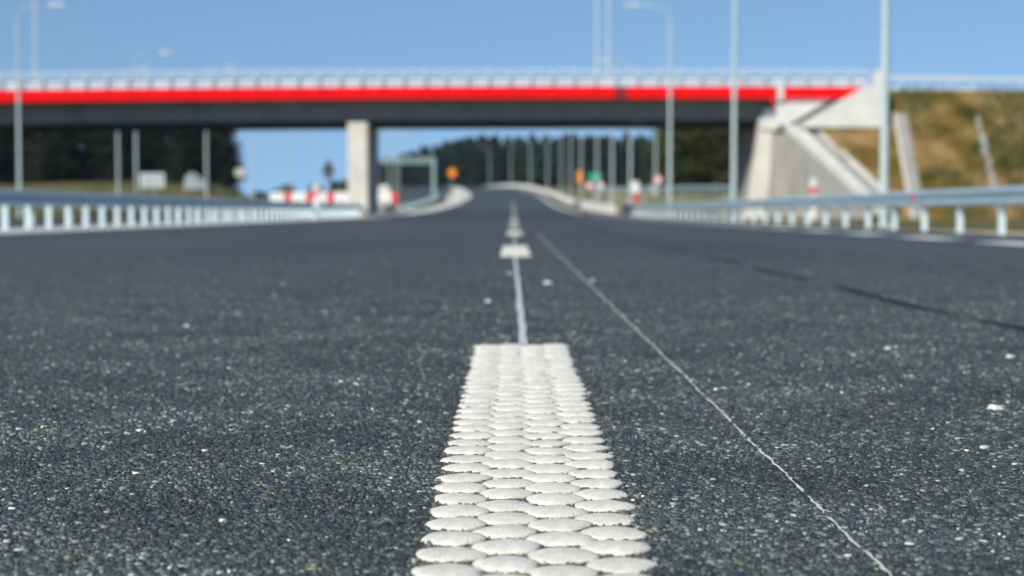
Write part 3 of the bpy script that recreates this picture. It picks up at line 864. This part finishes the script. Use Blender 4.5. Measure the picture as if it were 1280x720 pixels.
def round_sign(r, z):
    def f(t):
        disc(MB(), r, -.02, .02, z).build('rim', 'sign_red', t)
        disc(MB(), r * .72, -.028, -.021, z).build('face', 'sign_white', t)
    return f
post_sign(11.5, 258, (0,), 2.4, 'left of two round red-rimmed signs under the green board', 'sign', round_sign(.62, 2.55), 'round signs at the far bend', hz(258))
post_sign(13.2, 258, (0,), 2.4, 'right of two round red-rimmed signs under the green board', 'sign', round_sign(.62, 2.55), 'round signs at the far bend', hz(258))
def two(t):
    round_sign(.55, 3.3)(t)
    MB().box(-.75, -.15, -.03, .02, 1.9, 2.75).build('plate', 'sign_white', t)
    MB().box(-.62, -.28, -.036, -.031, 2.0, 2.65).build('stripe', 'sign_red', t)
post_sign(16.9, 200, (0,), 3.3, 'round red-rimmed sign over a small plate on the side ramp', 'sign', two, zb=hz(200))
def b5(t):
    MB().box(-.36, .36, -.05, .03, 1.75, 2.75).build('panel', 'sign_white', t, bevel=.02)
    MB().box(-.10, .32, -.06, .0, .9, 1.6).build('plate', 'sign_red', t)
post_sign(10.75, 151, (.1,), 2.0, 'small white board above a red plate near the right rail end', 'sign', b5, zb=hz(151))
def b6(t): MB().box(-.5, .5, -.03, .02, 2.2, 2.95).build('panel', 'paint_cream', t)
post_sign(-27.6, 172, (0,), 2.3, 'small cream sign at the right edge of the dark left wood', 'sign', b6)

# striped guide board by the left rail
t = empty('guide_board', (-9.28, 80, hz(80))); tag(t, 'slim white guide board with a red slanted stripe by the left guardrail', 'guide post')
MB().box(-.13, .13, -.02, .02, .45, 1.62).build('board', 'plastic_white', t, bevel=.015)
MB().add([(-.125, -.024, .95), (.125, -.024, 1.12), (.125, -.024, 1.36), (-.125, -.024, 1.19)], [(0, 1, 2, 3)]).build('stripe', 'plastic_red', t)
MB().cyl((0, .03, -.1), (0, .03, .5), .035).build('post', 'plastic_white', t)
MB().cyl((0, .0, -.02), (0, .0, .34), .17, .10, 12).build('foot', 'plastic_white', t)
# white marker post with a red band behind the right rail
t = empty('marker_post', (17.4, 99, gz(17.4, 99) + .1)); tag(t, 'white marker post with a red band below the stairs, behind the right guardrail', 'guide post')
MB().box(-.17, .17, -.08, .08, -.2, 1.42).build('post', 'plastic_white', t, bevel=.03)
MB().box(-.176, .176, -.086, .086, 1.42, 1.78).build('band', 'plastic_red', t, bevel=.02)
MB().box(-.17, .17, -.08, .08, 1.782, 2.3).build('cap', 'plastic_white', t, bevel=.06)

# plastic barriers across the opposite side
def barrier_mesh(wd, m):
    k = MB().prism_xz([(-wd / 2, 0), (wd / 2, 0), (wd / 2, 1.05), (-wd / 2, 1.05)], -.25, .25)
    # tapered section: narrow the top
    k.v = [(x, y * (1 if z < .5 else .5), z) for x, y, z in k.v]
    me = k.mesh('body'); me.materials.append(MATS[m]); return me
bw, brd = barrier_mesh(1.22, 'plastic_white'), barrier_mesh(.60, 'plastic_red')
rib = MB().box(-.25, .25, -.272, -.2, .18, .30).mesh('grip'); rib.materials.append(MATS['sign_back'])
xpos = -21.4; k = 0
while xpos < -10.5:
    red = k % 2 == 1
    wd = .60 if red else 1.22
    t = empty('plastic_barrier', (xpos + wd / 2, 150 + .1 * math.sin(k), hz(150) + .72), .03 * math.sin(k * 2.1))
    tag(t, f'{ORD[k]} barrier from the left in the row across the median, {"red" if red else "white"} plastic', 'barrier', 'red and white barriers across the median')
    new_obj('body', brd if red else bw, t); new_obj('grip', rib, t)
    t2 = MB().box(-wd / 2 + .05, wd / 2 - .05, -.35, .35, -.95, -.003).build('foot', 'concrete_grey', t)
    xpos += wd + .03; k += 1
# pale concrete blocks at the nose of the slip lane
for i in range(9):
    y = 268 + i * 13
    t = MB().prism_xz([(-.5, 0), (.5, 0), (.24, .32), (.18, 1.15), (-.18, 1.15), (-.24, .32)], -1.4, 1.4).build('concrete_block', 'concrete_white')
    t.location = (-10.2 - .05 * i + bx(y) + (.9 * math.sin(i * 1.1)), y, hz(y) - .03); t.rotation_euler = (0, 0, .05 * math.sin(i * 3))
    tag(t, f'{ORD[i]} pale concrete block along the left edge beyond the bridge', 'concrete block', 'concrete blocks at the nose of the slip lane')
# cantilever gantry
t = empty('sign_gantry', (-14.0, 300, hz(300))); tag(t, 'grey-green cantilever gantry over the slip lane beyond the pier', 'gantry')
MB().cyl((0, 0, -.3), (0, 0, 7.0), .36, .30, 12).build('column', 'gantry_paint', t)
for z in (6.35, 7.05): MB().cyl((.2, 0, z), (-9.3, 0, z), .17, n=8).build('chord', 'gantry_paint', t)
for i in range(10): MB().cyl((-.2 - i * .93, 0, 6.35), (-.66 - i * .93, 0, 7.05), .07, n=6).cyl((-.66 - i * .93, 0, 7.05), (-1.13 - i * .93, 0, 6.35), .07, n=6).build('brace', 'gantry_paint', t)
# portable cabin beside the pier
t = empty('site_cabin', (-12.45, 164, hz(164))); tag(t, 'pale portable site cabin with rounded roof right of the pier', 'cabin')
MB().box(-.6, .6, -.6, .6, .1, 2.1).build('body', 'cabin_white', t, bevel=.04)
MB().hexa([(-.62, -.62, 2.1), (.62, -.62, 2.1), (.62, .62, 2.1), (-.62, .62, 2.1), (-.38, -.4, 2.5), (.38, -.4, 2.5), (.38, .4, 2.5), (-.38, .4, 2.5)]).build('roof', 'cabin_roof', t, bevel=.03)
dd = MB().box(-.42, .42, -.63, -.601, .2, 2.0).build('door', 'cabin_white', t)
MB().box(.28, .36, -.66, -.631, 1.0, 1.15).build('handle', 'sign_back', dd)
MB().box(-.65, .65, -.65, .65, -.1, .1).build('skid', 'sign_back', t)
# tarpaulin-covered heap on the mound
t = empty('covered_heap', (-30.9, 166, gz(-31, 166) - .1)); tag(t, 'pale tarpaulin-covered heap on the grass mound right of the notice board', 'heap')
m = MB(); gq = random.Random(4); n = 14; ringz = [(1.0, -.1), (.9, .5), (.62, 1.25), (.30, 1.75)]
for (k, z) in ringz:
    for i in range(n):
        a = 6.283 * i / n; kk = k * gq.uniform(.88, 1.1)
        m.v.append((1.9 * kk * math.cos(a) + (-.55 if z > .9 else 0), 1.5 * kk * math.sin(a), z + gq.uniform(-.08, .08)))
m.v.append((-.7, 0, 1.95))
for r_ in range(3):
    for i in range(n): m.f.append((r_ * n + i, r_ * n + (i + 1) % n, (r_ + 1) * n + (i + 1) % n, (r_ + 1) * n + i))
for i in range(n): m.f.append((3 * n + i, 3 * n + (i + 1) % n, 4 * n))
t.scale = (.72, .72, .82)
m.build('tarpaulin', 'tarp', t)
for i in range(4):
    a = 1.2 + i * 1.5; MB().box(1.75 * math.cos(a) - .2, 1.75 * math.cos(a) + .2, 1.4 * math.sin(a) - .15, 1.4 * math.sin(a) + .15, 0, .25).build('weight', 'concrete_grey', t)
# paling fence in front of the left wood
t = empty('paling_fence', (-46, 186, gz(-46, 186))); tag(t, 'dim grey paling fence on the mound in front of the left wood', 'fence')
pal = MB().box(-.12, .12, -.02, .02, 0, 1.7).mesh('paling'); pal.materials.append(MATS['timber'])
for i in range(34):
    o = new_obj('paling', pal, t); o.location = (-5.5 + i * .36, 0, -.1 + gz(-46 - 5.5 + i * .36, 186) - gz(-46, 186))
for z in (.4, 1.3): MB().box(-5.7, 6.6, .025, .07, z - .3, z - .2).build('rail', 'timber', t)

# ------------------------------------------------------------------ trees
def tree_meshes(seed, h, r, crown0, kind, n_leaf):
    g = random.Random(seed)
    tr = MB(); pts = []; rad = []
    for i in range(6):
        f = i / 5; pts.append((.25 * math.sin(f * 2 + seed), .2 * math.sin(f * 3 + seed * 2), -.5 + f * (h * .93 + .5))); rad.append(.24 * h / 15 * (1 - f) + .03)
    tr.tube(pts, rad, 7)
    V = []; F = []
    clumps = []
    nl = 26
    for i in range(nl):
        f = crown0 + (1 - crown0) * (i / nl) ** .9
        z = h * f; prof = (math.sin(min(1, (1 - f) / (1 - crown0) * 1.05) * math.pi * .62) if kind == 'pine' else math.sin(min(1, max(.06, (1 - f) / (1 - crown0))) * math.pi) ** .6)
        a = i * 2.4 + g.uniform(-.4, .4); L = r * max(.15, prof) * g.uniform(.65, 1.1)
        p0 = Vector((0, 0, z - L * .15)); p1 = Vector((L * math.cos(a), L * math.sin(a), z + L * g.uniform(-.12, .18)))
        tr.cyl(p0, p1, .05 * h / 15 + .02, .015, 5, cap=False)
        for q in (.45, .75, 1.0): clumps.append((p0.lerp(p1, q), L * .38 + .35))
    clumps.append((Vector((0, 0, h * .97)), .5))
    for k in range(n_leaf):
        c, cr = clumps[g.randrange(len(clumps))]
        p = c + Vector((g.gauss(0, .5), g.gauss(0, .5), g.gauss(0, .36))) * cr
        s = g.uniform(.14, .36) * (1.0 if kind == 'pine' else 1.1)
        u = Vector((g.gauss(0, 1), g.gauss(0, 1), g.gauss(0, .6))).normalized(); v = u.orthogonal().normalized()
        v = Matrix.Rotation(g.uniform(0, 6.28), 3, u) @ v
        b = len(V); V += [p - u * s, p + v * s * .55, p + u * s, p - v * s * .55]; F.append((b, b + 1, b + 2, b + 3))
    cm = quads_mesh('crown', np.array([tuple(p) for p in V]), np.array(F))
    tm = tr.mesh('trunk'); tm.materials.append(MATS['bark'])
    return tm, cm
VAR = {}
for key, (kind, h, r, c0, n, mt, cnt) in {
    'near': ('pine', 19, 3.6, .12, 5200, 'needles_dark', 3),
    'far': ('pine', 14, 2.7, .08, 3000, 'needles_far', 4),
    'olive': ('leaf', 15, 3.2, .06, 4200, 'leaves_olive', 3),
    'bush': ('leaf', 4.2, 2.0, .05, 1500, 'leaves_bush', 2)}.items():
    VAR[key] = []
    for s in range(cnt):
        tm, cm = tree_meshes(s * 13 + len(key), h, r, c0, kind, n)
        if s and mt + str(s) not in MATS:      # each kind of tree comes in a few natural greens
            base = {'needles_dark': (0.016, 0.030, 0.024), 'needles_far': (0.026, 0.055, 0.050), 'leaves_olive': (0.075, 0.085, 0.024), 'leaves_bush': (0.04, 0.075, 0.035)}[mt]
            k3 = [(1, 1, 1), (1.7, 1.35, 1.0), (.7, .75, .8), (1.35, 1.5, 1.2)][s]
            mat(mt + str(s), tuple(b * q for b, q in zip(base, k3)), 0.8, spec=0.2, noise=(0.6, 0.5))
        cm.materials.append(MATS[mt + (str(s) if s else '')]); VAR[key].append((tm, cm))
def tree(name, key, x, y, s, label, group, cat='tree', z=None):
    t = empty(name, (x, y, gz(x, y) - .1 if z is None else z), random.uniform(0, 6.28)); t.scale = (s * random.uniform(.9, 1.15), s * random.uniform(.9, 1.15), s)
    tag(t, label, cat, group)
    tm, cm = random.choice(VAR[key]); new_obj('trunk', tm, t); new_obj('crown', cm, t)
random.seed(17)
for row, yy in enumerate((196, 203, 211, 220)):
    x = -92 + row * 1.7
    while x < -33.0 - row * 1.2:
        tree('pine_tree', 'near', x + random.uniform(-.8, .8), yy + random.uniform(-2, 2), random.uniform(.56, .72), 'dark pine of the wood seen under the left part of the bridge', 'pines of the dark left wood')
        x += 2.9 + random.uniform(-.4, .6)
def far_h(px):   # crown height of the far wood against position
    return max(.55, min(1.36, .78 + (px + 46) / 31.0 * .56))
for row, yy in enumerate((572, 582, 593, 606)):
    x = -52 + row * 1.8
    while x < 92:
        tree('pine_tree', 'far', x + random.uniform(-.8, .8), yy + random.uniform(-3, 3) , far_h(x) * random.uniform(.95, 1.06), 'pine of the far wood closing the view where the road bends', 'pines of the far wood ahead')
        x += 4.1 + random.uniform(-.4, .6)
for row, yy in enumerate((214, 222, 231)):
    x = 19.5 + row * .9
    while x < 44:
        tree('broadleaf_tree', 'olive', x + random.uniform(-.6, .6), yy + random.uniform(-2, 2), random.uniform(.78, .95), 'olive green tree behind the ramp, seen beside the bridge abutment', 'trees behind the side ramp')
        x += 3.6
for i in range(16):
    x = -80 + i * 3.1 + random.uniform(-1, 1); y = 470 + random.uniform(-15, 25)
    tree('bush', 'bush', x, y, random.uniform(.5, .95), 'low green bush on the far skyline left of the pier', 'bushes on the far left skyline', 'bush')

# ------------------------------------------------------------------ thin summer haze
hb = MB().box(-260, 260, -60, 760, -2.5, 46).build('haze', 'sign_white')
hm = bpy.data.materials.new('haze_air'); hm.use_nodes = True; hn = hm.node_tree; hn.nodes.clear()
hv = hn.nodes.new('ShaderNodeVolumePrincipled'); hv.inputs['Color'].default_value = (0.75, 0.86, 1.0, 1); hv.inputs['Density'].default_value = 0.00005
ho = hn.nodes.new('ShaderNodeOutputMaterial'); hn.links.new(hv.outputs[0], ho.inputs['Volume'])
hb.data.materials.clear(); hb.data.materials.append(hm); tag(hb, 'thin pale haze over the road', 'haze', kind='stuff')
